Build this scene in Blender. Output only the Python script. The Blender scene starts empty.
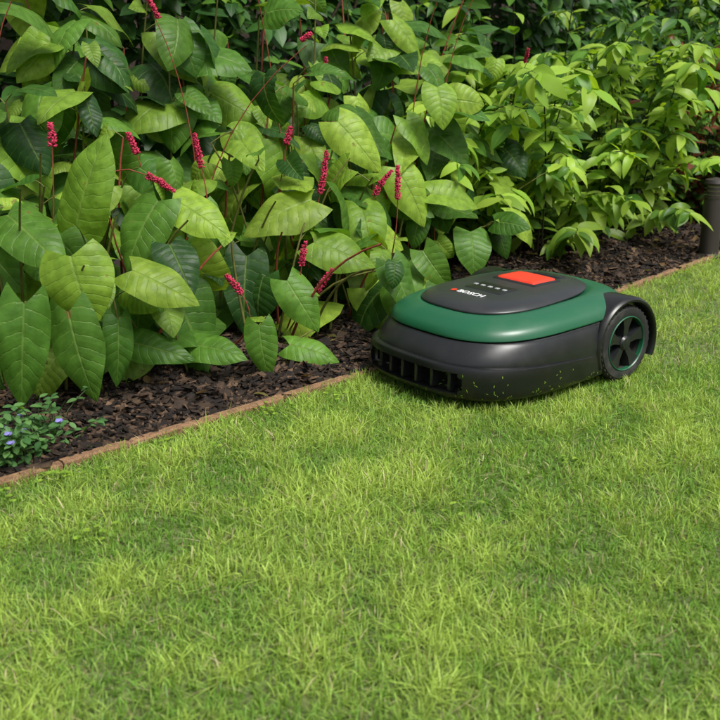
import bpy, bmesh, math
import numpy as np
from mathutils import Vector, Matrix
R = np.random.RandomState(7)
scene = bpy.context.scene
COL = scene.collection

# ---------------------------------------------------------------- helpers
def norm(a):
    return a/np.maximum(np.linalg.norm(a, axis=-1, keepdims=True), 1e-9)

def edgeY(X):
    return 2.0015+1.0233*X+0.0615*X*X

class MB:
    def __init__(s):
        s.V=[];s.F=[];s.FM=[];s.LP=[];s.T=[];s.n=0
    def add(s, v, faces, mat, lp, tint):
        v=np.asarray(v,float).reshape(-1,3)
        s.V.append(v)
        for f in faces:
            f=np.asarray(f)
            s.F.append(f+s.n); s.FM.append(np.full(len(f),mat,np.int32))
        n=len(v)
        s.LP.append(np.broadcast_to(np.asarray(lp,float),(n,3)).copy())
        s.T.append(np.broadcast_to(np.asarray(tint,float),(n,3)).copy())
        s.n+=n
    def build(s, name, mats, smooth=True):
        me=bpy.data.meshes.new(name)
        V=np.concatenate(s.V)
        me.vertices.add(len(V)); me.vertices.foreach_set('co',V.astype(np.float32).ravel())
        loops=np.concatenate([f.ravel() for f in s.F]).astype(np.int32)
        cnt=np.concatenate([np.full(len(f),f.shape[1],np.int32) for f in s.F])
        st=np.concatenate([[0],np.cumsum(cnt)[:-1]]).astype(np.int32)
        me.loops.add(len(loops)); me.loops.foreach_set('vertex_index',loops)
        me.polygons.add(len(cnt)); me.polygons.foreach_set('loop_start',st)
        me.polygons.foreach_set('material_index',np.concatenate(s.FM))
        me.polygons.foreach_set('use_smooth',np.full(len(cnt),smooth))
        me.update(calc_edges=True)
        a=me.attributes.new('lp','FLOAT_VECTOR','POINT'); a.data.foreach_set('vector',np.concatenate(s.LP).astype(np.float32).ravel())
        a=me.attributes.new('tint','FLOAT_VECTOR','POINT'); a.data.foreach_set('vector',np.concatenate(s.T).astype(np.float32).ravel())
        for m in mats: me.materials.append(m)
        ob=bpy.data.objects.new(name,me); COL.objects.link(ob)
        return ob

def leaves(mb, base, d, n, L, W, mat, tint, shape='heart', nu=7, nv=10, fold=.15, curl=.5, wav=.03, droop=.25):
    N=len(base)
    base=np.asarray(base,float); d=norm(np.asarray(d,float)); n=np.asarray(n,float)
    side=norm(np.cross(d,n)); n=norm(np.cross(side,d))
    L=np.broadcast_to(L,(N,)); W=np.broadcast_to(W,(N,))
    def pa(x):
        return np.broadcast_to(x,(N,))[:,None,None]
    fold,curl,wav,droop=pa(fold),pa(curl),pa(wav),pa(droop)
    V,U=np.meshgrid(np.linspace(0,1,nv),np.linspace(-1,1,nu),indexing='ij')
    if shape=='heart':
        w=((V+.06)**.40)*((1-V)**.82)*(1-.20*V**3); w=w/w.max()
        yy=V-.19*np.abs(U)**1.2*(1-V)**4
    elif shape=='ovate':
        w=((V+.02)**.7)*((1-V)**.9); w=w/w.max(); yy=V
    else:
        w=np.sin(np.pi*np.clip(V,0,1)**.8)**.85; w=w/w.max(); yy=V
    w=np.maximum(w,.015)
    U_=U[None];V_=V[None]
    x=U_*w[None]*W[:,None,None]/2
    c=np.where(np.abs(curl)<.02,.02,curl)
    y=L[:,None,None]*np.sin(c*yy[None])/c
    z=-L[:,None,None]*(1-np.cos(c*yy[None]))/c
    ph=R.rand(N)[:,None,None]*6.28
    au=np.abs(U_)
    z=z+fold*np.abs(x)-droop*W[:,None,None]*w[None]*au**2.2*.5+wav*L[:,None,None]*au**2*np.sin(V_*9+ph+np.sign(U_)*1.3)*w[None]
    skew=(R.rand(N)[:,None,None]-.5)*.3
    x=x+skew*L[:,None,None]*V_**2*.6
    P=base[:,None,None,:]+x[...,None]*side[:,None,None,:]+y[...,None]*d[:,None,None,:]+z[...,None]*n[:,None,None,:]
    idx=np.arange(nu*nv).reshape(nv,nu)
    q=np.stack([idx[:-1,:-1],idx[:-1,1:],idx[1:,1:],idx[1:,:-1]],-1).reshape(-1,4)
    F=(q[None]+(np.arange(N)*nu*nv)[:,None,None]).reshape(-1,4)
    lp=np.zeros((N,nv,nu,3)); lp[...,0]=U_; lp[...,1]=V_; lp[...,2]=R.rand(N)[:,None,None]
    T=np.broadcast_to(np.asarray(tint,float).reshape(-1,1,1,3),(N,nv,nu,3))
    mb.add(P.reshape(-1,3),[F],mat,lp.reshape(-1,3),T.reshape(-1,3))

def tube(mb, pts, rad, mat, tint, sides=5):
    pts=np.asarray(pts,float); K=len(pts)
    rad=np.broadcast_to(rad,(K,))
    tg=norm(np.gradient(pts,axis=0))
    ref=np.array([.31,.9,.28]); a=norm(np.cross(tg,ref)); b=np.cross(tg,a)
    th=np.linspace(0,2*np.pi,sides,endpoint=False)
    P=pts[:,None]+rad[:,None,None]*(np.cos(th)[None,:,None]*a[:,None]+np.sin(th)[None,:,None]*b[:,None])
    idx=np.arange(K*sides).reshape(K,sides); nx=np.roll(idx,-1,1)
    q=np.stack([idx[:-1],nx[:-1],nx[1:],idx[1:]],-1).reshape(-1,4)
    mb.add(P.reshape(-1,3),[q],mat,(0,0,R.rand()),tint)

def bez(p0,p1,p2,k=8):
    t=np.linspace(0,1,k)[:,None]
    return (1-t)**2*np.array(p0)+2*t*(1-t)*np.array(p1)+t*t*np.array(p2)

# ---------------------------------------------------------------- materials
def newmat(name):
    m=bpy.data.materials.new(name); m.use_nodes=True
    nt=m.node_tree; nt.nodes.clear()
    return m,nt
def N(nt,t,**k):
    n=nt.nodes.new(t)
    for a,b in k.items(): setattr(n,a,b)
    return n
def math_(nt,op,a,b=None,clamp=False):
    n=nt.nodes.new('ShaderNodeMath'); n.operation=op; n.use_clamp=clamp
    for i,x in enumerate((a,b)):
        if x is None: continue
        if isinstance(x,(int,float)): n.inputs[i].default_value=x
        else: nt.links.new(x,n.inputs[i])
    return n.outputs[0]
def maprange(nt,x,a,b,c=0,d=1):
    n=nt.nodes.new('ShaderNodeMapRange'); nt.links.new(x,n.inputs[0])
    for i,v in enumerate((a,b,c,d)): n.inputs[i+1].default_value=v
    return n.outputs[0]
def mixc(nt,f,a,b,mode='MIX'):
    n=nt.nodes.new('ShaderNodeMix'); n.data_type='RGBA'; n.blend_type=mode
    for s,x in ((0,f),(6,a),(7,b)):
        if isinstance(x,(int,float)): n.inputs[s].default_value=x
        elif isinstance(x,tuple): n.inputs[s].default_value=(*x,1) if len(x)==3 else x
        else: nt.links.new(x,n.inputs[s])
    return n.outputs[2]
def noise(nt,scale,detail=4,vec=None,rough=.55):
    n=nt.nodes.new('ShaderNodeTexNoise'); n.inputs['Scale'].default_value=scale
    n.inputs['Detail'].default_value=detail; n.inputs['Roughness'].default_value=rough
    if vec is not None: nt.links.new(vec,n.inputs['Vector'])
    return n.outputs[0]

def leafmat(name, K=9, trans=.3, rough=.42, veins=.5, bump=.5, simple=False):
    m,nt=newmat(name); l=nt.links
    a=N(nt,'ShaderNodeAttribute',attribute_name='lp'); t=N(nt,'ShaderNodeAttribute',attribute_name='tint')
    p=N(nt,'ShaderNodeBsdfPrincipled'); p.inputs['Roughness'].default_value=rough; p.inputs['Specular IOR Level'].default_value=.25
    sp=N(nt,'ShaderNodeSeparateXYZ'); l.new(a.outputs['Vector'],sp.inputs[0])
    U,V,r=sp.outputs
    au=math_(nt,'ABSOLUTE',U)
    if simple:
        col2=mixc(nt,maprange(nt,au,.12,.0,0,veins),t.outputs['Vector'],(.22,.34,.08))
        l.new(col2,p.inputs['Base Color'])
    else:
        tc=N(nt,'ShaderNodeTexCoord')
        nz=noise(nt,42,3,tc.outputs['Object'])
        s=math_(nt,'MULTIPLY',math_(nt,'SUBTRACT',V,math_(nt,'MULTIPLY',au,.16)),K)
        s=math_(nt,'ADD',s,math_(nt,'MULTIPLY',nz,.7)); s=math_(nt,'ADD',s,math_(nt,'MULTIPLY',r,1.0))
        s=math_(nt,'ADD',s,math_(nt,'MULTIPLY',maprange(nt,U,-.01,.01),.4))
        fr=math_(nt,'FRACT',s)
        tri=math_(nt,'MULTIPLY',math_(nt,'ABSOLUTE',math_(nt,'SUBTRACT',fr,.5)),2)
        lat=maprange(nt,tri,.86,1.0)
        mid=maprange(nt,au,.07,.0)
        mask=math_(nt,'MAXIMUM',math_(nt,'MULTIPLY',lat,.5),mid)
        col=mixc(nt,math_(nt,'MULTIPLY',mask,veins),t.outputs['Vector'],(.25,.36,.09))
        dark=mixc(nt,1.0,col,(.66,.70,.6),'MULTIPLY')
        col2=mixc(nt,maprange(nt,nz,.62,.38),col,dark)
        bl=math_(nt,'MULTIPLY',maprange(nt,nz,.68,.74),.8)
        col2=mixc(nt,bl,col2,(.16,.10,.03))
        l.new(col2,p.inputs['Base Color'])
        h=math_(nt,'ADD',math_(nt,'MULTIPLY',mask,-1),math_(nt,'MULTIPLY',tri,-.6))
        b=N(nt,'ShaderNodeBump'); b.inputs['Strength'].default_value=bump; b.inputs['Distance'].default_value=.0024
        l.new(h,b.inputs['Height']); l.new(b.outputs[0],p.inputs['Normal'])
    tr=N(nt,'ShaderNodeBsdfTranslucent'); tcol=mixc(nt,1.0,col2,(1.65,1.6,.45),'MULTIPLY'); l.new(tcol,tr.inputs[0])
    mx=N(nt,'ShaderNodeMixShader'); mx.inputs[0].default_value=trans
    l.new(p.outputs[0],mx.inputs[1]); l.new(tr.outputs[0],mx.inputs[2])
    o=N(nt,'ShaderNodeOutputMaterial'); l.new(mx.outputs[0],o.inputs[0])
    return m

def tintmat(name, rough=.6, trans=0, nscale=60, var=.35, bump=0, spec=.3):
    m,nt=newmat(name); l=nt.links
    t=N(nt,'ShaderNodeAttribute',attribute_name='tint'); tc=N(nt,'ShaderNodeTexCoord')
    nz=noise(nt,nscale,3,tc.outputs['Object'])
    dk=mixc(nt,1.0,t.outputs['Vector'],(1-var,1-var,1-var),'MULTIPLY')
    col=mixc(nt,maprange(nt,nz,.35,.65),dk,t.outputs['Vector'])
    p=N(nt,'ShaderNodeBsdfPrincipled'); l.new(col,p.inputs['Base Color']); p.inputs['Roughness'].default_value=rough
    p.inputs['Specular IOR Level'].default_value=spec
    if bump:
        b=N(nt,'ShaderNodeBump'); b.inputs['Strength'].default_value=bump; b.inputs['Distance'].default_value=.002
        l.new(nz,b.inputs['Height']); l.new(b.outputs[0],p.inputs['Normal'])
    out=p.outputs[0]
    if trans:
        tr=N(nt,'ShaderNodeBsdfTranslucent'); l.new(mixc(nt,1.0,col,(1.4,1.4,.7),'MULTIPLY'),tr.inputs[0])
        mx=N(nt,'ShaderNodeMixShader'); mx.inputs[0].default_value=trans
        l.new(out,mx.inputs[1]); l.new(tr.outputs[0],mx.inputs[2]); out=mx.outputs[0]
    o=N(nt,'ShaderNodeOutputMaterial'); l.new(out,o.inputs[0])
    return m

def grassmat():
    m,nt=newmat('grass_blade'); l=nt.links
    t=N(nt,'ShaderNodeAttribute',attribute_name='tint')
    p=N(nt,'ShaderNodeBsdfPrincipled'); l.new(t.outputs['Vector'],p.inputs['Base Color']); p.inputs['Roughness'].default_value=.5
    p.inputs['Specular IOR Level'].default_value=.3
    tr=N(nt,'ShaderNodeBsdfTranslucent'); l.new(mixc(nt,1.0,t.outputs['Vector'],(1.35,1.33,.68),'MULTIPLY'),tr.inputs[0])
    mx=N(nt,'ShaderNodeMixShader'); mx.inputs[0].default_value=.4
    l.new(p.outputs[0],mx.inputs[1]); l.new(tr.outputs[0],mx.inputs[2])
    o=N(nt,'ShaderNodeOutputMaterial'); l.new(mx.outputs[0],o.inputs[0])
    return m

def noisemat(name,c1,c2,scale,rough=.9,bump=.5,dist=.01,scale2=None,detail=6):
    m,nt=newmat(name); l=nt.links
    tc=N(nt,'ShaderNodeTexCoord')
    nz=noise(nt,scale,detail,tc.outputs['Object'],.65); n2=noise(nt,scale2 or scale*7,4,tc.outputs['Object'])
    f=math_(nt,'MULTIPLY',math_(nt,'ADD',nz,n2),.5)
    col=mixc(nt,maprange(nt,f,.38,.62),c1,c2)
    p=N(nt,'ShaderNodeBsdfPrincipled'); l.new(col,p.inputs['Base Color']); p.inputs['Roughness'].default_value=rough
    b=N(nt,'ShaderNodeBump'); b.inputs['Strength'].default_value=bump; b.inputs['Distance'].default_value=dist
    l.new(f,b.inputs['Height']); l.new(b.outputs[0],p.inputs['Normal'])
    o=N(nt,'ShaderNodeOutputMaterial'); l.new(p.outputs[0],o.inputs[0])
    return m

def plastic(name,c,rough,coat=0,grain=.15,dustamt=.05):
    m,nt=newmat(name); l=nt.links
    tc=N(nt,'ShaderNodeTexCoord')
    nz=noise(nt,12,6,tc.outputs['Object'],.7); n2=noise(nt,900,2,tc.outputs['Object'])
    p=N(nt,'ShaderNodeBsdfPrincipled')
    dust=mixc(nt,maprange(nt,nz,.5,.8,0,dustamt),c,(.25,.24,.18)); l.new(dust,p.inputs['Base Color'])
    l.new(maprange(nt,nz,.3,.7,rough-.05,rough+.09),p.inputs['Roughness'])
    p.inputs['Coat Weight'].default_value=coat; p.inputs['Coat Roughness'].default_value=.15
    b=N(nt,'ShaderNodeBump'); b.inputs['Strength'].default_value=grain; b.inputs['Distance'].default_value=.0003
    l.new(n2,b.inputs['Height']); l.new(b.outputs[0],p.inputs['Normal'])
    o=N(nt,'ShaderNodeOutputMaterial'); l.new(p.outputs[0],o.inputs[0])
    return m

M_leaf=leafmat('broad_leaf',K=8,trans=.36)
M_lance=leafmat('lance_leaf',veins=.3,rough=.4,simple=True,trans=.38)
M_hleaf=leafmat('hedge_leaf',veins=.2,trans=.25,simple=True)
M_stem=tintmat('plant_stem',.5)
M_petal=tintmat('flower_petal',.6,trans=.2,nscale=200)
M_grass=grassmat()
M_chip=tintmat('bark_chip',.85,nscale=90,var=.5,bump=.6)

# ---------------------------------------------------------------- ground
def gridmesh(name,fx,fy,zf,xs,ts,mat):
    X,Tt=np.meshgrid(xs,ts,indexing='ij')
    P=np.stack([fx(X,Tt),fy(X,Tt),np.zeros_like(X)],-1); P[...,2]=zf(P[...,0],P[...,1],Tt)
    idx=np.arange(X.size).reshape(X.shape)
    q=np.stack([idx[:-1,:-1],idx[1:,:-1],idx[1:,1:],idx[:-1,1:]],-1).reshape(-1,4)
    mb=MB(); mb.add(P.reshape(-1,3),[q],0,(0,0,0),(1,1,1)); return mb.build(name,[mat])
M_lawn=noisemat('lawn_ground',(.06,.08,.024),(.15,.18,.055),30,bump=.6,dist=.01)
M_soil=noisemat('soil',(.008,.006,.004),(.028,.018,.012),18,bump=1,dist=.02)
xs=np.concatenate([np.linspace(-150,-6,12),np.linspace(-5,9,60),np.linspace(12,150,12)])
gridmesh('lawn',lambda x,t:x,lambda x,t:t,lambda x,y,t:x*0,xs,xs,M_lawn)
def soilz(x,y,t):
    b=.006*np.sin(x*23+y*9)+.006*np.sin(y*31-x*17+1.2)+.004*np.sin(x*61+2)+.004*np.sin(y*57+x*11)
    return .006+.018*np.clip(t/.5,0,1)+b*np.clip(t/.1,0,1)
gridmesh('garden_bed',lambda x,t:x,lambda x,t:edgeY(x)+t,soilz,np.linspace(-3.2,4.2,380),np.concatenate([np.linspace(.0,1.0,60),np.linspace(1.03,5.2,80)]),M_soil)

# lawn edging: low, narrow timber strip
M_edge=noisemat('edging_wood',(.09,.045,.022),(.30,.17,.085),55,rough=.85,bump=.9,dist=.004)
mb=MB()
X=-3.0
while X<4.0:
    ln=.62*R.uniform(.8,1.2)
    x0=X; x1=X+ln*.70
    K=18; xx=np.linspace(x0,x1-.0015,K)
    yy=edgeY(xx); tg=norm(np.stack([np.ones(K),1.0233+.123*xx],-1)); nn=np.stack([-tg[:,1],tg[:,0]],-1)
    w0,w1=-.002,.018; zt=.016+R.uniform(-.002,.002)
    ring=[]
    for k in range(K):
        o=np.array([xx[k],yy[k]]); jj=R.uniform(-.0015,.0015); j2=R.uniform(-.002,.002)
        a=o+nn[k]*(w0+j2); b=o+nn[k]*(w1+j2)
        ring.append([[*a,-.01],[*a,zt-.004+jj],[*(a+nn[k]*.003),zt+jj],[*(b-nn[k]*.003),zt+jj*.5],[*b,zt-.004],[*b,-.01]])
    P=np.array(ring); idx=np.arange(K*6).reshape(K,6)
    q=np.stack([idx[:-1,:-1],idx[1:,:-1],idx[1:,1:],idx[:-1,1:]],-1).reshape(-1,4)
    mb.add(P.reshape(-1,3),[q,np.array([idx[0]]),np.array([idx[-1][::-1]])],0,(0,0,0),(1,1,1))
    X=x1
mb.build('lawn_edging',[M_edge],smooth=False)

# bark mulch
def chips(name,n,tmax,xr):
    mb=MB()
    x=R.uniform(*xr,n); t=.014+tmax*R.rand(n)**1.2; y=edgeY(x)+t*1.42
    z=soilz(x,y,t*1.42)+R.uniform(-.002,.008,n)
    l=R.uniform(.003,.011,n)*np.where(R.rand(n)<.10,2.0,1); w=l*R.uniform(.2,.6,n); h=R.uniform(.0008,.0025,n)
    c=np.array([[-1,-1,-1],[1,-1,-1],[1,1,-1],[-1,1,-1],[-1,-1,1],[1,-1,1],[1,1,1],[-1,1,1]],float)
    P=c[None]*np.stack([l,w,h],-1)[:,None]*(1+R.uniform(-.35,.35,(n,8,3)))
    az=R.rand(n)*6.28; tl=R.normal(0,.35,n); tw=R.normal(0,.35,n)
    def rot(P,a,i,j):
        Q=P.copy(); ca=np.cos(a)[:,None]; sa=np.sin(a)[:,None]
        Q[...,i]=P[...,i]*ca-P[...,j]*sa; Q[...,j]=P[...,i]*sa+P[...,j]*ca; return Q
    P=rot(P,tl,0,2);P=rot(P,tw,1,2);P=rot(P,az,0,1)
    P+=np.stack([x,y,z],-1)[:,None]
    f=np.array([[0,3,2,1],[4,5,6,7],[0,1,5,4],[1,2,6,5],[2,3,7,6],[3,0,4,7]])
    F=(f[None]+(np.arange(n)*8)[:,None,None]).reshape(-1,4)
    b=R.rand(n)**3.2; col=np.array([.011,.007,.005])+b[:,None]*np.array([.14,.085,.05])
    mb.add(P.reshape(-1,3),[F],0,(0,0,0),np.repeat(col,8,0))
    return mb.build(name,[M_chip],smooth=False)
chips('bark_mulch',54000,.75,(-1.0,2.2))

# ---------------------------------------------------------------- mower placement constants
MC=np.array([.312,2.050]); MH=math.radians(38)
def in_mower(x,y,m=0):
    dx=x-MC[0];dy=y-MC[1]; lx=dx*math.cos(MH)+dy*math.sin(MH); ly=-dx*math.sin(MH)+dy*math.cos(MH)
    return (np.abs(lx/(.262+m))**3+np.abs(ly/(.205+m))**3)<1

# ---------------------------------------------------------------- grass
WV=[(R.uniform(6,90)*1.0,R.rand()*6.28,R.rand()*6.28) for _ in range(26)]
def lf(x,y):
    s=0;tot=0
    for k,a,p in WV:
        am=1/(k/14+1)**.5; s=s+am*np.sin(k*(x*math.cos(a)+y*math.sin(a))+p+1.5*np.sin(3.1*x-2.3*y+p)); tot+=am*am
    return s/math.sqrt(tot/2)*.55
def grass(mb,n,xr,yr,hs,ws,excl=None):
    x=R.uniform(*xr,n); y=R.uniform(*yr,n)
    k=y<edgeY(x)+.004
    if excl is not None: k&=~excl(x,y)
    x=x[k];y=y[k]
    gx=np.round(x/.022+.35*np.sin(y*91))*.022; gy=np.round(y/.022+.35*np.sin(x*83))*.022
    cl=.25; x=x+(gx-x)*cl+R.normal(0,.002,len(x)); y=y+(gy-y)*cl+R.normal(0,.002,len(x))
    k=y<edgeY(x)+.009; x=x[k];y=y[k]
    n=len(x); f=np.clip(lf(x,y),-1.2,1.2)
    h=hs*(1+.32*f)*R.uniform(.45,1.25,n)
    im=in_mower(x,y,-.0); h=np.where(im,np.minimum(h,.020),h)
    tall=(R.rand(n)<.03)&~im; h=np.where(tall,h*1.35,h)
    az=R.rand(n)*6.28+ .8*f; lean=np.abs(R.normal(.45,.42,n))+.05
    lean=np.where(R.rand(n)<.15,lean+.9,lean)
    dv=np.stack([np.cos(az),np.sin(az),np.zeros(n)],-1)
    fa=az+np.pi/2+R.normal(0,.7,n); sv=np.stack([np.cos(fa),np.sin(fa),np.zeros(n)],-1)
    w=ws*R.uniform(.5,1.3,n)
    ts=np.array([0,.38,.74,1.0]); prof=np.array([.75,1.0,.7,0])
    b=np.stack([x,y,np.full(n,-.001)],-1)
    g=R.rand(n)[:,None]; g2=np.clip(.5+.62*f+R.normal(0,.25,n),0,1)[:,None]
    col=np.array([.160,.325,.046])*(1-g2)+np.array([.40,.56,.110])*g2
    col=col*(.70+.55*g)
    st=R.rand(n)<.045; col[st]=np.array([.57,.52,.29])*R.uniform(.6,1.1,(st.sum(),1))
    P=[];T=[]
    for i,t in enumerate(ts):
        zc=h*(t-.42*np.clip(lean,0,1.1)*t*t); c=b+dv*(h*lean*t**1.7)[:,None]; c[:,2]+=zc
        cc=col*np.array([.85+.15*t,.75+.25*t,.8+.2*t])
        if i<3:
            P+= [c-sv*(w*prof[i]*.5)[:,None], c+sv*(w*prof[i]*.5)[:,None]]; T+=[cc,cc]
        else: P.append(c); T.append(cc)
    P=np.stack(P,1);T=np.stack(T,1)
    o=(np.arange(n)*7)[:,None]
    q=np.concatenate([o+np.array([[0,1,3,2]]),o+np.array([[2,3,5,4]])]); tr=o+np.array([[4,5,6]])
    mb.add(P.reshape(-1,3),[q,tr],0,(0,0,0),T.reshape(-1,3))
mb=MB()
near=lambda x,y:(x>-.75)&(x<.9)&(y>.7)&(y<2.1)
core=lambda x,y:(x>-.9)&(x<1.7)&(y>.6)&(y<3.9)
grass(mb,175000,(-.75,.9),(.7,2.1),.024,.0018)
grass(mb,170000,(-.9,1.7),(.6,3.9),.025,.0023,near)
grass(mb,70000,(-3,4.5),(-1.2,6.5),.030,.0055,core)
mb.build('grass',[M_grass])

# ---------------------------------------------------------------- bistort
UP=np.array([0,0,1.])
def rtint(n,kind='green'):
    g=R.rand(n)[:,None]
    if kind=='green': c=np.array([.050,.138,.018])*(1-g)+np.array([.115,.245,.030])*g
    elif kind=='light': c=np.array([.16,.295,.030])*(1-g)+np.array([.29,.42,.052])*g
    elif kind=='dark': c=np.array([.020,.064,.015])*(1-g)+np.array([.042,.118,.021])*g
    return c*R.uniform(.8,1.15,(n,1))
def spike(mb,p,axis,L,r=.0095):
    axis=norm(np.array(axis,float)); n=int(300*L/.1)
    t=R.rand(n)
    side=norm(np.cross(axis,[.3,.2,.9])); s2=np.cross(axis,side)
    bendv=side*R.normal(0,.15)+np.array([0,0,-.12])
    c=np.array(p)[None]+axis[None]*(t-.5)[:,None]*L+bendv[None]*(t[:,None]**2)*L
    th=R.rand(n)*6.28; rad=side[None]*np.cos(th)[:,None]+s2[None]*np.sin(th)[:,None]
    rr=r*np.clip(1.12-.75*t**2.2,.2,1)*R.uniform(.55,1.1,n)
    c=c+rad*rr[:,None]*.7
    d=norm(rad+axis[None]*R.uniform(.1,1.0,n)[:,None]+R.normal(0,.3,(n,3)))
    e=norm(np.cross(d,R.normal(0,1,(n,3)))); f=np.cross(d,e)
    s=R.uniform(.0024,.0045,n)[:,None]
    P=np.stack([c-d*s*.6,c+e*s*.6,c+f*s*.6,c-e*s*.6,c-f*s*.6,c+d*s*1.3],1)
    ff=np.array([[0,2,1],[0,3,2],[0,4,3],[0,1,4],[5,1,2],[5,2,3],[5,3,4],[5,4,1]])
    F=(ff[None]+(np.arange(n)*6)[:,None,None]).reshape(-1,3)
    g=R.rand(n)[:,None]; col=np.array([.42,.014,.05])*(1-g)+np.array([.85,.08,.19])*g
    mb.add(P.reshape(-1,3),[F],2,(0,0,0),np.repeat(col,6,0))
    k=np.linspace(0,1,6)[:,None]
    tube(mb,np.array(p)[None]+axis*(k-.5)*L+bendv*k*k*L,.0016,1,(.25,.03,.03),4)
STEMC=(.14,.14,.035); REDST=(.26,.06,.035)
def stemto(mb,root,tip,r=.0028,tint=STEMC,arch=.6,k=8,jit=.02):
    root=np.array(root,float);tip=np.array(tip,float)
    p1=root*(.6)+tip*.4; p1[2]=root[2]+(tip[2]-root[2])*max(arch,.2)+.05; p1[:2]+=R.normal(0,jit,2)
    pts=bez(root,p1,tip,k); tube(mb,pts,np.linspace(r,r*.55,k),1,tint); return pts

hero1=[((-.515,1.74,.255),(.25,-.35,-1),(-.05,-1,.75),.135,.135,'light'),
       ((-.518,1.85,.445),(.30,-.2,.95),(-.2,-1,.35),.19,.115,'light'),
       ((-.515,1.70,.137),(.22,-.35,-1),(-.1,-1,.5),.18,.098,'green'),
       ((-.600,1.65,.152),(-.05,-.3,-1),(.35,-1,.35),.20,.095,'green'),
       ((-.61,1.80,.35),(.55,-.5,-.25),(0,-.8,1),.18,.11,'green'),
       ((-.464,1.80,.116),(.05,-.3,-1),(.5,-1,.3),.14,.062,'green')]
hero2=[((-.369,1.80,.2546),(.95,-.3,-.35),(.1,-.9,.9),.145,.092,'light'),
       ((-.302,1.95,.094),(.9,-.4,.1),(0,-.8,.9),.14,.08,'green'),
       ((-.396,1.85,.116),(.9,-.3,-.1),(0,-.9,.7),.14,.07,'green'),
       ((-.205,1.95,.075),(.1,-.3,-1),(.1,-1,.4),.12,.07,'green'),
       ((-.33,2.0,.36),(.7,-.4,-.3),(0,-.9,.9),.15,.10,'light'),
       ((-.45,1.95,.33),(-.4,-.4,-.6),(0,-.9,.9),.16,.11,'green')]
hero3=[((-.035,2.25,.234),(.95,-.3,-.25),(.05,-.9,.9),.16,.11,'light'),
       ((-.197,2.30,.323),(-.8,-.45,-.2),(0,-.8,.9),.19,.13,'light'),
       ((-.099,2.07,.05),(.95,-.2,-.1),(0,-.8,.9),.12,.07,'green'),
       ((.0,2.5,.46),(.6,-.3,-.6),(0,-.9,.7),.17,.11,'light'),
       ((-.13,2.15,.13),(.5,-.4,-.7),(0,-.9,.7),.14,.09,'green')]
hero4=[((.146,2.6,.324),(.6,-.3,-.8),(.1,-.9,.6),.18,.11,'light')]
sp1=[((-.588,1.9,.528),(.05,0,1),.05)]
sp2=[((-.482,2.1,.497),(-.35,.0,1),.055),((-.3535,2.15,.4805),(-.2,0,1),.085),((-.4075,2.0,.4265),(.75,0,-.35),.06),((-.2645,2.0,.215),(-.45,-.1,.75),.06)]
sp3=[((-.1736,2.4,.494),(.15,0,1),.05),((-.0835,2.35,.414),(.22,0,1),.115),((.0534,2.5,.373),(.4,0,1),.085),((.0948,2.45,.3785),(.0,0,1),.095),((-.1304,2.2,.2437),(.12,0,1),.065),((-.0808,2.2,.1785),(.55,-.1,.75),.085)]
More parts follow.
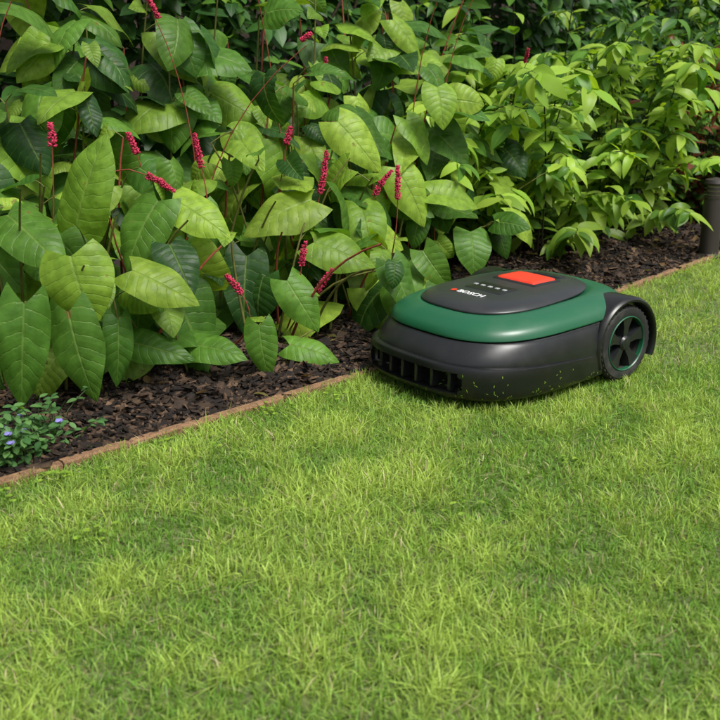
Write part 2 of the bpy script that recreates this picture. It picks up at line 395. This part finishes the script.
# flower spikes and display leaves stand clear at the front of the bed: crowded leaves ahead of them are thinned
KEEP=[(np.array(p),.050) for p,_,_ in sp1+sp2+sp3]+[(np.array(h[0]),h[4]*.58+.02) for h in hero1+hero2+hero3+hero4]
def crowded(c,L):
    for p,r in KEEP:
        rel=c-p; along=-rel[1]
        if -.03<along<.6 and math.hypot(rel[0],rel[2]-along*.2)<r+L*.28: return True
    return False
def bistort(name,cx,nst,ts=(.36,1.35),halfx=.3,hero=(),spikes=(),htop=.85):
    mb=MB()
    B=[];D=[];Nn=[];LL=[];TT=[]
    for i in range(nst):
        x=cx+R.uniform(-halfx,halfx); t=R.uniform(0,1)*(ts[1]-ts[0])+ts[0]
        y=edgeY(x)+t; z0=.02
        dep=(t-ts[0])/(ts[1]-ts[0])
        h=(.19+(htop-.19)*dep**.9)*R.uniform(.75,1.2)
        lean=np.array([.7,-.75])*R.uniform(.02,.18)*(1-.6*dep)+R.normal(0,.07,2)
        tip=np.array([x+lean[0],y+lean[1],h])
        pts=stemto(mb,(x,y,z0),tip,.0038,STEMC if R.rand()<.6 else REDST)
        nl=int(3+h*7.5)
        for j in range(nl):
            u=R.uniform(.15,1.0) if j>0 else 1.0
            a=u*(len(pts)-1); k0=int(min(a,len(pts)-2)); q=pts[k0]+(pts[k0+1]-pts[k0])*(a-k0)
            az=math.atan2(-.85,.35)+R.normal(0,1.15)
            el=R.uniform(-1.1,.25)
            dd=np.array([math.cos(az)*math.cos(el),math.sin(az)*math.cos(el),math.sin(el)])
            pd=norm(np.array([math.cos(az),math.sin(az),.5])); pl=R.uniform(.02,.07)
            b=q+pd*pl
            L=R.choice([R.uniform(.06,.12),R.uniform(.13,.21)],p=[.35,.65])*(1.12-.35*u)
            if b[2]+dd[2]*L<.03: dd[2]=max(dd[2],(.03-b[2])/L)
            if crowded(b+dd*L*.5,L): continue
            tube(mb,bez(q,q+pd*pl*.6+UP*.008,b,4),.0014,1,STEMC,4)
            B.append(b);D.append(dd); Nn.append(UP*1.0+np.array([.1,-.5,0])+R.normal(0,.40,3)); LL.append(L)
            TT.append(rtint(1,'light' if R.rand()<.27+.15*u else ('green' if R.rand()<.72 else 'dark'))[0])
    for (x,y,z),dd,nn,L,w,kd in hero:
        dd=norm(np.array(dd,float)); c=np.array([x,y,z]); b=c-dd*L*.5
        rt=(x+R.uniform(-.06,.02),max(y+.18,edgeY(x)+.36),.02)
        stemto(mb,rt,b,.0026,STEMC,.8)
        leaves(mb,[b],[dd],[nn],L,w,0,rtint(1,kd),'heart',11,16,.12,.6,.045,.35)
    B=np.array(B);LL=np.array(LL);n=len(B)
    leaves(mb,B,np.array(D),np.array(Nn),LL,LL*R.uniform(.56,.86,n),0,np.array(TT),'heart',9,12,R.uniform(-.05,.45,n),R.uniform(.1,1.5,n),R.uniform(.02,.07,n),R.uniform(0,.6,n))
    for (x,y,z),ax,L in spikes:
        ax=norm(np.array(ax,float)); b=np.array([x,y,z])-ax*L*.5
        rt=np.array([x+R.uniform(-.16,-.02),max(y+.10,edgeY(x)+.36),.02])
        pts=bez(rt,b-ax*np.linalg.norm(b-rt)*.45,b,10); tube(mb,pts,np.linspace(.0024,.0012,10),1,REDST,5)
        spike(mb,(x,y,z),ax,L,R.uniform(.0072,.0088))
        q=pts[6]
        leaves(mb,[q],[[R.normal(0,.5),-.6,.2]],[[0,-.3,1]],.06,.028,0,rtint(1,'light'),'ovate',5,8,.2,.5)
    for i in range(2):
        x=cx+R.uniform(-halfx,halfx); t=R.uniform(.55,1.2); y=edgeY(x)+t
        h=.6+.35*R.rand(); tip=np.array([x+R.normal(.08,.12),y-R.uniform(0,.2),h])
        pts=bez((x,y,.02),(x+R.normal(0,.05),y,h*.7),tip,9); tube(mb,pts,np.linspace(.0022,.001,9),1,REDST,5)
        spike(mb,tip+UP*.02,pts[-1]-pts[-2],R.uniform(.03,.06),.006)
    return mb.build(name,[M_leaf,M_stem,M_petal])
bistort('red_bistort_plant',-.95,22,halfx=.25)
bistort('red_bistort_plant',-.60,30,halfx=.2,hero=hero1,spikes=sp1)
bistort('red_bistort_plant',-.30,31,halfx=.2,hero=hero2,spikes=sp2)
bistort('red_bistort_plant',.0,32,ts=(.33,1.3),halfx=.2,hero=hero3,spikes=sp3)
bistort('red_bistort_plant',.24,12,ts=(.6,1.3),halfx=.12,hero=hero4)

# ---------------------------------------------------------------- shrubs
def shrub(name,cx,cy,nst,rad,h,L,ratio,tf,stemt,shape='lance',lean=(.0,-.25),per=17,nu=5,nv=7,lo=.09):
    mb=MB();B=[];D=[];Nn=[]
    for i in range(nst):
        a=R.rand()*6.28; r=rad*math.sqrt(R.rand())
        x=cx+r*.7*math.cos(a)+R.normal(0,.04);y=cy+r*.6*math.sin(a)+R.normal(0,.04)+.08
        y=max(y,edgeY(x)+.50+R.rand()*.12)
        hh=h*R.choice([R.uniform(.18,.45),R.uniform(.45,1.1)],p=[.3,.7])
        tip=np.array([cx+r*1.25*math.cos(a)+lean[0]*R.rand(),cy+r*1.1*math.sin(a)+lean[1]*R.rand(),hh])
        p1=np.array([x+(tip[0]-x)*.2+R.normal(0,.04),y+(tip[1]-y)*.2+R.normal(0,.04),hh*1.15]); pts=bez((x,y,.02),p1,tip,10)
        tube(mb,pts,np.linspace(.0034,.0012,10),1,stemt)
        u=np.linspace(lo,1,per)
        for j,uu in enumerate(u):
            aa=uu*9; k0=int(min(aa,8)); q=pts[k0]+(pts[k0+1]-pts[k0])*(aa-k0)
            tg=norm(pts[k0+1]-pts[k0])
            for sgn in (0,1):
                az=j*1.57+sgn*3.14+R.normal(0,.5)
                o=np.array([math.cos(az),math.sin(az),0]); o=norm(o*.9+tg*.35+np.array([0,-.25,-.25])+R.normal(0,.2,3))
                if q[2]+o[2]*L<.02: o[2]=max(o[2],(.02-q[2])/L)
                B.append(q);D.append(o);Nn.append(UP+np.array([0,-.3,0])+R.normal(0,.3,3))
    n=len(B); LL=L*R.uniform(.5,1.25,n)
    B=np.array(B)
    tt=tf(n)*(.5+.5*np.clip(B[:,2:3]/(.45*h),0,1))  # shade low inside the shrub painted into the leaf tint
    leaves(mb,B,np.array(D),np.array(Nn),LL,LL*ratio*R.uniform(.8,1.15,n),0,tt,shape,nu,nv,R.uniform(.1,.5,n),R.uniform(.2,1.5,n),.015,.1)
    return mb.build(name,[M_lance,M_stem])
lt=lambda n:np.where(R.rand(n,1)<.75,rtint(n,'light')*1.1,rtint(n,'green'))
gt=lambda n:np.where(R.rand(n,1)<.25,rtint(n,'light'),np.where(R.rand(n,1)<.6,rtint(n,'green'),rtint(n,'dark')))
def redt(n):
    c=rtint(n,'green'); k=R.rand(n)<.45; c[k]=np.array([.20,.06,.035])*R.uniform(.6,1.2,(k.sum(),1)); return c
DS=(.028,.026,.013)
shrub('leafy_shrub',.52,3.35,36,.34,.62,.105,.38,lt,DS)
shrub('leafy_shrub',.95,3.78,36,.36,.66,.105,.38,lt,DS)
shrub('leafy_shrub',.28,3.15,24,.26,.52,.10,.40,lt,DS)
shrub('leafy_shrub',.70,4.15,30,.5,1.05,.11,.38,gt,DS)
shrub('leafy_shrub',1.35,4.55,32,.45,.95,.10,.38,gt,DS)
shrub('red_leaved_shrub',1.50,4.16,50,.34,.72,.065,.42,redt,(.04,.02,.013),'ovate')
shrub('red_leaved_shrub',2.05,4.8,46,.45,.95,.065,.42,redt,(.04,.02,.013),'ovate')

# hedge
def hedge(name,xa,xb,t0,t1,H,n,L,tf):
    mb=MB()
    x=R.uniform(xa,xb,n); dep=R.rand(n)**1.5; z=R.uniform(.05,1,n)**.8*H
    bulge=.22*np.sin(x*4+1)+.15*np.sin(z*7+x*3)+.1*np.sin(x*11-z*5)
    t=t0+bulge+dep*(t1-t0); y=edgeY(x)+t
    z=z*(1+.06*np.sin(x*5)+.04*np.sin(x*13))
    B=np.stack([x,y,z],-1)
    az=math.atan2(-.8,.5)+R.normal(0,1.0,n); el=R.uniform(-.8,.35,n)
    D=np.stack([np.cos(az)*np.cos(el),np.sin(az)*np.cos(el),np.sin(el)],-1)
    Nn=UP[None]+np.array([[.1,-.4,0]])+R.normal(0,.35,(n,3)); LL=L*R.uniform(.6,1.3,n)
    leaves(mb,B,D,Nn,LL,LL*.5,0,tf(n),'ovate',3,5,.2,R.uniform(.1,.9,n),0,0)
    for i in range(70):
        xx=R.uniform(xa,xb); yy=edgeY(xx)+R.uniform(t0+.1,t1)
        tube(mb,bez((xx,yy,0),(xx+R.normal(0,.1),yy+R.normal(0,.1),H*.5),(xx+R.normal(0,.3),yy+R.normal(0,.15),H*.95),7),np.linspace(.012,.003,7),1,(.05,.035,.022))
    return mb.build(name,[M_hleaf,M_stem])
hedge('hedge',-3.0,4.0,2.35,3.1,1.7,26000,.095,lambda n:np.where(R.rand(n,1)<.2,rtint(n,'green'),rtint(n,'dark')))

# fence added behind hedge to block light coming through its gaps
M_fence=noisemat('fence_wood',(.02,.014,.010),(.06,.04,.028),9,bump=.4,scale2=60)
mb=MB()
def box(mb,c,sx,sy,sz,ang,mat=0,tint=(1,1,1)):
    v=np.array([[-1,-1,-1],[1,-1,-1],[1,1,-1],[-1,1,-1],[-1,-1,1],[1,-1,1],[1,1,1],[-1,1,1]],float)*np.array([sx,sy,sz])/2
    ca,sa=math.cos(ang),math.sin(ang); v=np.stack([v[:,0]*ca-v[:,1]*sa,v[:,0]*sa+v[:,1]*ca,v[:,2]],-1)+np.array(c)
    mb.add(v,[np.array([[0,3,2,1],[4,5,6,7],[0,1,5,4],[1,2,6,5],[2,3,7,6],[3,0,4,7]])],mat,(0,0,0),tint)
x=-3.1
while x<4.1:
    sl=1.0233+.123*x; ang=math.atan(sl); st=.146*math.cos(ang)
    box(mb,(x,edgeY(x)+4.0,.93+R.uniform(-.004,.004)),.14,.02,1.82,ang); x+=st
x=-3.0
while x<4.1:
    ang=math.atan(1.0233+.123*x)
    box(mb,(x,edgeY(x)+4.10,.95),.09,.09,1.9,ang); x+=.9
mb.build('added_blocking_fence',[M_fence],smooth=False)

# small blue-flowered plant at the bed front
mb=MB();B=[];D=[];Nn=[]
for i in range(75):
    x=-.595+R.normal(0,.045); y=max(edgeY(x)+.06+abs(R.normal(0,.06)),0)
    h=R.uniform(.03,.085); tip=np.array([x+R.normal(0,.03),y+R.normal(-.015,.02),h+.02])
    pts=bez((x,y,.01),(x,y,h*.8),tip,6); tube(mb,pts,.0008,1,(.05,.08,.03),4)
    for j in range(9):
        q=pts[R.randint(1,6)]; B.append(q);D.append([R.normal(),R.normal()-.4,R.normal()*.4]);Nn.append([0,-.3,1])
    if i<12:
        for k in range(5):
            a=k*1.2566; leaves(mb,[tip+UP*.003],[[math.cos(a),math.sin(a)-.2,.5]],[[0,-.5,1]],.008,.007,2,[[.26,.24,.60]],'ovate',3,4,0,.2,0,0)
n=len(B);LL=R.uniform(.010,.024,n)
leaves(mb,np.array(B),np.array(D),np.array(Nn),LL,LL*.55,0,rtint(n,'green')*np.array([1.1,1.05,2.6]),'ovate',3,5,.1,.4,0,0)
mb.build('blue_flowered_plant',[M_lance,M_stem,M_petal])

# clover and weeds growing in the lawn
mb=MB();B=[];D=[];LL=[]
for c in range(40):
    cx=R.uniform(-.7,1.2); cy=R.uniform(.9,min(edgeY(cx)-.02,2.6)) if R.rand()<.35 else edgeY(cx)-R.uniform(.01,.10)
    if cy<.8 or in_mower(cx,cy,.03): continue
    for i in range(R.randint(4,11)):
        px=cx+R.normal(0,.018);py=cy+R.normal(0,.018);pz=R.uniform(.010,.020)
        if py>edgeY(px)-.002: continue
        a0=R.rand()*6.28
        for k in range(3):
            a=a0+k*2.094; B.append([px,py,pz]);D.append([math.cos(a),math.sin(a),.15]);LL.append(R.uniform(.004,.0075))
B=np.array(B);n=len(B)
leaves(mb,B,np.array(D),UP[None]+R.normal(0,.15,(n,3)),np.array(LL),np.array(LL)*1.0,0,rtint(n,'light')*.9,'ovate',3,5,.2,.2,0,0)
mb.build('clover',[M_hleaf])

# leaf litter on the bed
mb=MB(); n=160; x=R.uniform(-.8,1.6,n); t=R.uniform(.06,.7,n); y=edgeY(x)+t
az=R.rand(n)*6.28; LL=R.uniform(.015,.045,n)
col=np.where(R.rand(n,1)<.6,np.array([[.14,.085,.04]]),np.array([[.22,.19,.06]]))*R.uniform(.4,1.2,(n,1))
leaves(mb,np.stack([x,y,soilz(x,y,t)+.010],-1),np.stack([np.cos(az),np.sin(az),R.normal(0,.15,n)],-1),UP[None]+R.normal(0,.3,(n,3)),LL,LL*.5,0,col,'ovate',5,6,.3,R.uniform(-.8,.8,n),.03,0)
mb.build('leaf_litter',[M_hleaf])

# ---------------------------------------------------------------- mower
mower=bpy.data.objects.new('robotic_lawn_mower',None); COL.objects.link(mower)
mower.location=(MC[0],MC[1],0.004); mower.rotation_euler=(0,0,MH)
M_char=plastic('charcoal_plastic',(.012,.013,.0145),.29)
M_cons=plastic('console_plastic',(.020,.022,.024),.33)
M_blk=plastic('black_plastic',(.006,.0065,.007),.30)
M_green=plastic('green_plastic',(.007,.086,.037),.36,.12)
M_red=plastic('red_plastic',(.60,.035,.012),.38)
M_rub=plastic('rubber',(.010,.010,.010),.7,dustamt=.25)
M_grey=plastic('grey_label',(.30,.31,.32),.5)
M_wht=plastic('white_print',(.75,.75,.75),.5)
S=1.15
def ZR(z): return z-.045*max(z-.06,0)/.14 *.22   # slightly lower tail
def obj_from(bm,name,mat,ang=35):
    me=bpy.data.meshes.new(name); bmesh.ops.recalc_face_normals(bm,faces=bm.faces[:]); bm.to_mesh(me); bm.free()
    for p in me.polygons: p.use_smooth=True
    me.set_sharp_from_angle(angle=math.radians(ang))
    me.materials.append(mat)
    o=bpy.data.objects.new(name,me); COL.objects.link(o); o.parent=mower; return o
def loft(name,rings,mat,NP=120,sub=4,cap=(True,True),ang=40,ex=3.0,taper=.05):
    r=np.array(rings,float); K=len(r)
    r[:,4]=[ZR(z) for z in r[:,4]]
    out=[]
    for i in range(K-1):
        p0=r[max(i-1,0)];p1=r[i];p2=r[i+1];p3=r[min(i+2,K-1)]
        for s in range(sub):
            t=s/sub
            out.append(.5*((2*p1)+(-p0+p2)*t+(2*p0-5*p1+4*p2-p3)*t*t+(-p0+3*p1-3*p2+p3)*t**3))
    out.append(r[-1])
    bm=bmesh.new(); R_=[]
    th=np.linspace(0,2*np.pi,NP,endpoint=False)
    for xf,xr,hw,zf,zr in out:
        c=np.cos(th);s=np.sin(th)
        e=2/ex
        ax=np.where(c>0,xr,-xf); X=np.sign(c)*np.abs(c)**e*ax; Y=np.sign(s)*np.abs(s)**e*hw
        Y=Y*(1-taper*np.clip(X/.22,-1,1))
        u=(X-xf)/(xr-xf); Z=zf+(zr-zf)*(u*.6+.4*(3*u*u-2*u**3))
        vs=[bm.verts.new((X[k]*S,Y[k]*S,Z[k])) for k in range(NP)]; R_.append(vs)
    for a,b in zip(R_[:-1],R_[1:]):
        for k in range(NP):
            bm.faces.new((a[k],a[(k+1)%NP],b[(k+1)%NP],b[k]))
    if cap[0]: bm.faces.new(R_[0][::-1])
    if cap[1]: bm.faces.new(R_[-1])
    return obj_from(bm,name,mat,ang)
def boolean(o,cutters):
    for c in cutters:
        md=o.modifiers.new('b','BOOLEAN'); md.operation='DIFFERENCE'; md.object=c; md.solver='EXACT'
    bpy.context.view_layer.update()
    dg=bpy.context.evaluated_depsgraph_get(); dg.update()
    me=bpy.data.meshes.new_from_object(o.evaluated_get(dg)); o.modifiers.clear(); o.data=me
    for p in me.polygons: p.use_smooth=True
    me.set_sharp_from_angle(angle=math.radians(38))
WX=.137*S; WR=.084
def cyl(r,y0,y1,x,z,n=64):
    bm=bmesh.new()
    a=[bm.verts.new((x+r*math.cos(t),y0,z+r*math.sin(t))) for t in np.linspace(0,2*math.pi,n,endpoint=False)]
    b=[bm.verts.new((v.co.x,y1,v.co.z)) for v in a]
    for k in range(n): bm.faces.new((a[k],a[(k+1)%n],b[(k+1)%n],b[k]))
    bm.faces.new(a[::-1]);bm.faces.new(b); return bm
shell=loft('lower_shell',[(-.19,.19,.15,.040,.040),(-.226,.214,.180,.072,.058),(-.2305,.219,.1835,.087,.080),(-.227,.220,.183,.100,.105),(-.216,.219,.180,.115,.130),(-.204,.216,.176,.127,.148),(-.198,.212,.172,.130,.157),(-.17,.19,.15,.126,.150)],M_char,taper=.0)
bumper=loft('bumper',[(-.20,.19,.15,.020,.026),(-.228,.21,.177,.021,.027),(-.2405,.2185,.1865,.032,.035),(-.2435,.219,.188,.058,.050),(-.2415,.218,.187,.085,.064),(-.234,.214,.182,.092,.069),(-.20,.19,.15,.092,.069)],M_blk)
green=loft('green_cover',[(-.18,.19,.15,.132,.150),(-.200,.214,.174,.1315,.158),(-.2025,.216,.176,.137,.167),(-.196,.211,.170,.150,.182),(-.181,.201,.155,.162,.192),(-.167,.188,.138,.169,.1975),(-.155,.172,.122,.1715,.1985),(-.145,.16,.11,.164,.193)],M_green,taper=-.035)
console=loft('console',[(-.150,.158,.112,.164,.188),(-.1545,.166,.120,.1725,.198),(-.152,.163,.118,.178,.2025),(-.139,.152,.108,.1855,.2075),(-.112,.13,.088,.1915,.2105),(-.05,.08,.045,.196,.2125)],M_cons,ex=2.7,taper=.10)
cut=[]
for sg in (-1,1):
    cut.append(obj_from(cyl(.090,sg*.164,sg*.30,WX,WR),'cut',M_blk))
def bbox(x0,x1,y0,y1,z0,z1,name,mat,bev=0):
    bm=bmesh.new(); bmesh.ops.create_cube(bm,size=1)
    for v in bm.verts: v.co=((x0+x1)/2+v.co.x*(x1-x0),(y0+y1)/2+v.co.y*(y1-y0),(z0+z1)/2+v.co.z*(z1-z0))
    if bev: bmesh.ops.bevel(bm,geom=bm.edges[:],offset=bev,segments=3,affect='EDGES')
    return obj_from(bm,name,mat,50)
m1=bbox(-.40,-.240,-.140,.140,.036,.078,'cut',M_blk,.009)
m2=bbox(-.40,-.232,-.144,.144,.030,.084,'cut',M_blk,.009)
boolean(shell,cut+[m2]);boolean(green,cut);boolean(bumper,cut+[m1])
for o in cut+[m1,m2]: bpy.data.objects.remove(o)
for i,yy in enumerate(np.linspace(-.105,.105,6)):
    bbox(-.271+.013*(abs(yy)/.105)**2,-.238,yy-.004,yy+.004,.037,.077,'grille_rib_%d'%i,M_char,.001)
def arch(name,sg):
    bm=bmesh.new(); n=44; prev=None
    prof=[(.0885,.150),(.0885,.211),(.091,.2150),(.095,.2155),(.099,.212),(.101,.205),(.101,.150)]
    for t in np.linspace(math.radians(-25),math.radians(205),n):
        vs=[bm.verts.new((WX+r*math.cos(t),sg*y,WR+r*math.sin(t))) for r,y in prof]
        if prev:
            for k in range(len(prof)-1): bm.faces.new((prev[k],prev[k+1],vs[k+1],vs[k]))
        else: bm.faces.new(vs)
        prev=vs
    bm.faces.new(prev[::-1]); return obj_from(bm,name,M_blk,40)
arch('fender_near',-1);arch('fender_far',1)
def lathe(prof,name,mat,x,z,n=72,closed=True):
    bm=bmesh.new(); rs=[]
    for t in np.linspace(0,2*math.pi,n,endpoint=False):
        rs.append([bm.verts.new((x+r*math.cos(t),y,z+r*math.sin(t))) for r,y in prof])
    m=len(prof)
    for a in range(n):
        A=rs[a];B=rs[(a+1)%n]
        for k in range(m if closed else m-1): bm.faces.new((A[k],A[(k+1)%m],B[(k+1)%m],B[k]))
    return obj_from(bm,name,mat,40)
for sg,nm in ((-1,'near'),(1,'far')):
    y0=.170
    lathe([(.058,sg*y0),(.058,sg*(y0+.038)),(.066,sg*(y0+.041)),(.076,sg*(y0+.039)),(.081,sg*(y0+.032)),(.082,sg*(y0+.02)),(.081,sg*(y0+.004)),(.076,sg*y0)],'tyre_'+nm,M_rub,WX,WR)
    bm=bmesh.new()
    for k in range(36):
        t=k*2*math.pi/36
        c,s=math.cos(t),math.sin(t)
        vv=[]
        for dr in (-.003,.002):
            for dt in (-.0026,.0026):
                for dy,sh in ((y0+.002,.003),(y0+.037,-.003)):
                    r=.081+dr - (.003 if dy>y0+.03 else 0)
                    tt=dt+sh
                    vv.append(bm.verts.new((WX+r*c-tt*s,sg*dy,WR+r*s+tt*c)))
        bmesh.ops.convex_hull(bm,input=vv)
    obj_from(bm,'tread_'+nm,M_rub,30)
    lathe([(.0565,sg*(y0+.030)),(.0565,sg*(y0+.0395)),(.058,sg*(y0+.0412)),(.0595,sg*(y0+.040)),(.0595,sg*(y0+.03))],'rim_ring_'+nm,M_green,WX,WR)
    lathe([(.0,sg*(y0+.018)),(.057,sg*(y0+.018)),(.057,sg*(y0+.012)),(.0,sg*(y0+.012))],'wheel_disc_'+nm,M_blk,WX,WR,closed=False)
    lathe([(.0,sg*(y0+.040)),(.012,sg*(y0+.039)),(.016,sg*(y0+.035)),(.017,sg*(y0+.016))],'hub_cap_'+nm,M_char,WX,WR,closed=False)
    bm=bmesh.new()
    for k in range(5):
        t=k*2*math.pi/5+.3
        er=np.array([math.cos(t),math.sin(t)]); et=np.array([-math.sin(t),math.cos(t)])
        vv=[]
        for r,w,yt in ((.012,.008,.034),(.036,.0105,.036),(.057,.021,.038)):
            for wgn in (-1,1):
                for yy in (y0+.019,y0+yt):
                    ww=w*(1 if yy<y0+.02 else .8)
                    p=er*r+et*wgn*ww; vv.append((WX+p[0],sg*yy,WR+p[1]))
        V_=[bm.verts.new(v) for v in vv]
        for a in (0,4):
            q=V_[a:a+8]
            for f in ((0,4,5,1),(2,3,7,6),(1,5,7,3),(0,2,6,4)): bm.faces.new([q[i] for i in f])
    obj_from(bm,'spokes_'+nm,M_char,30)
    lathe([(.008,sg*.085),(.008,sg*.11),(.026,sg*.112),(.03,sg*.106),(.03,sg*.089),(.026,sg*.083)],'front_wheel_'+nm,M_rub,-.15,.030,40)
o=bbox(-.17,.17,-.13,.13,.03,.09,'chassis',M_blk,.01)
bpy.context.view_layer.update()
def topz(x,y):
    ok,loc,nr,_=console.ray_cast(Vector((x,y,.5)),Vector((0,0,-1)))
    return (loc.z,nr) if ok else (.2,Vector((0,0,1)))
def patch(name,x0,x1,y0,y1,h,mat,rad=.006,n=14):
    bm=bmesh.new(); g={}
    for i in range(n+1):
        for j in range(n+1):
            u=i/n;v=j/n
            x=x0+(x1-x0)*u; y=y0+(y1-y0)*v
            cx=min(max(x,x0+rad),x1-rad); cy=min(max(y,y0+rad),y1-rad)
            dx,dy=x-cx,y-cy; d=math.hypot(dx,dy)
            if d>rad: x=cx+dx*rad/d; y=cy+dy*rad/d
            z=topz(x,y)[0]
            e=min(u,1-u,v,1-v)*n
            g[i,j]=bm.verts.new((x,y,z+(h if e>=1 else (-.001))))
    for i in range(n):
        for j in range(n): bm.faces.new((g[i,j],g[i+1,j],g[i+1,j+1],g[i,j+1]))
    return obj_from(bm,name,mat,60)
patch('control_panel',-.078,-.010,-.062,.062,.0015,M_blk)
for i,yy in enumerate((-.042,-.021,0,.021,.042)):
    patch('button_%d'%i,-.050,-.040,yy-.006,yy+.006,.0024,M_grey,.002,8)
patch('stop_button',.028,.104,-.058,.058,.0055,M_red,.010,16)
patch('stop_button_frame',.019,.113,-.067,.067,.0022,M_blk,.012,16)
patch('handle_cover',.122,.150,-.05,.05,.003,M_blk,.008,10)
tX=-.110
cu=bpy.data.curves.new('brand_lettering','FONT'); cu.body='BOSCH'; cu.size=.023; cu.extrude=.0004; cu.align_x='CENTER'; cu.align_y='CENTER'
z,nr=topz(tX,.0)
tx=bpy.data.objects.new('brand_lettering',cu); COL.objects.link(tx); tx.parent=mower
sl=math.atan2(topz(tX+.008,0)[0]-topz(tX-.008,0)[0],.016)
xa=Vector((0,-1,0)); ya=Vector((math.cos(sl),0,math.sin(sl))); za=xa.cross(ya)
mm=Matrix((xa,ya,za)).transposed().to_4x4(); mm.translation=Vector((tX,-.008,z+.0012)); tx.matrix_local=mm
cu.materials.append(M_wht)
bb=bmesh.new(); bmesh.ops.create_circle(bb,cap_ends=True,segments=24,radius=.007)
bmesh.ops.transform(bb,matrix=Matrix.Translation(Vector((tX,.042,z+.0012)))@Matrix.Rotation(-sl,4,'Y'),verts=bb.verts)
obj_from(bb,'brand_badge',M_red)
# loose grass clippings stuck to the bumper and tyre
bpy.context.view_layer.update()
mb=MB();B=[];D=[];Nn=[]
for i in range(150):
    a=R.uniform(math.pi*.55,math.pi*1.75); px,py=math.cos(a)*.5,math.sin(a)*.5; pz=.028+.045*R.rand()**1.8
    ok,loc,nr,_=bumper.ray_cast(Vector((px,py,pz)),Vector((-px,-py,0)).normalized())
    if not ok or loc.x>.10: continue
    t=Vector(R.normal(0,1,3)); t=(t-nr*t.dot(nr)).normalized()
    B.append(np.array(loc+nr*.0006));D.append(np.array(t));Nn.append(np.array(nr))
n=len(B); LL=R.uniform(.003,.009,n)
leaves(mb,np.array(B),np.array(D),np.array(Nn),LL,.0013,0,rtint(n,'light'),'ovate',3,4,.1,.1,0,0)
cl=mb.build('grass_clippings',[M_hleaf]); cl.parent=mower

# ---------------------------------------------------------------- bollard light
M_bol=plastic('bollard_metal',(.026,.020,.018),.5)
M_gl=plastic('bollard_lens',(.25,.22,.17),.3)
bol=bpy.data.objects.new('bollard_light',None); COL.objects.link(bol); bol.location=(1.232,3.40,0)
def bl(prof,name,mat):
    bm=bmesh.new(); n=40; rs=[]
    for t in np.linspace(0,2*math.pi,n,endpoint=False): rs.append([bm.verts.new((r*math.cos(t),r*math.sin(t),z)) for r,z in prof])
    for a in range(n):
        for k in range(len(prof)-1): bm.faces.new((rs[a][k],rs[(a+1)%n][k],rs[(a+1)%n][k+1],rs[a][k+1]))
    o=obj_from(bm,name,mat,35); o.parent=bol
bl([(.05,0),(.05,.012),(.036,.016),(.033,.02),(.033,.21),(.0,.21)],'post',M_bol)
bl([(.026,.21),(.026,.26),(0,.26)],'lens',M_gl)
for i in range(3): bl([(.026,.217+i*.014),(.035,.215+i*.014),(.035,.219+i*.014),(.026,.221+i*.014)],'louvre_%d'%i,M_bol)
bl([(.0,.258),(.036,.258),(.038,.264),(.034,.276),(.0,.284)],'cap',M_bol)

# ---------------------------------------------------------------- light & camera
w=bpy.data.worlds.new('World'); scene.world=w; w.use_nodes=True; nt=w.node_tree
bg=nt.nodes['Background']; sky=nt.nodes.new('ShaderNodeTexSky'); sky.sky_type='NISHITA'; sky.sun_disc=False
EL=math.radians(58); AZ=math.radians(138)
sky.sun_elevation=EL; sky.sun_rotation=AZ; sky.air_density=1.0; sky.dust_density=5.0
hs=nt.nodes.new('ShaderNodeHueSaturation'); hs.inputs['Saturation'].default_value=.3
nt.links.new(sky.outputs[0],hs.inputs['Color']); nt.links.new(hs.outputs[0],bg.inputs[0]); bg.inputs[1].default_value=.15
sd=bpy.data.lights.new('sun','SUN'); sd.energy=4.1; sd.angle=math.radians(24); sd.color=(1,.98,.93)
so=bpy.data.objects.new('sun',sd); COL.objects.link(so)
dirv=Vector((math.sin(AZ)*math.cos(EL),math.cos(AZ)*math.cos(EL),math.sin(EL)))
so.rotation_euler=dirv.to_track_quat('Z','Y').to_euler(); so.location=dirv*20
cd=bpy.data.cameras.new('camera'); co=bpy.data.objects.new('camera',cd); COL.objects.link(co); scene.camera=co
cd.sensor_width=36; cd.lens=972/720*36; cd.clip_end=500; cd.clip_start=.02
co.location=(0,0,.65); co.rotation_euler=(math.radians(90-16.8),0,0)
cd.dof.use_dof=True; cd.dof.focus_distance=2.05; cd.dof.aperture_fstop=9
scene.view_settings.view_transform='Standard'; scene.view_settings.look='None'; scene.view_settings.exposure=0
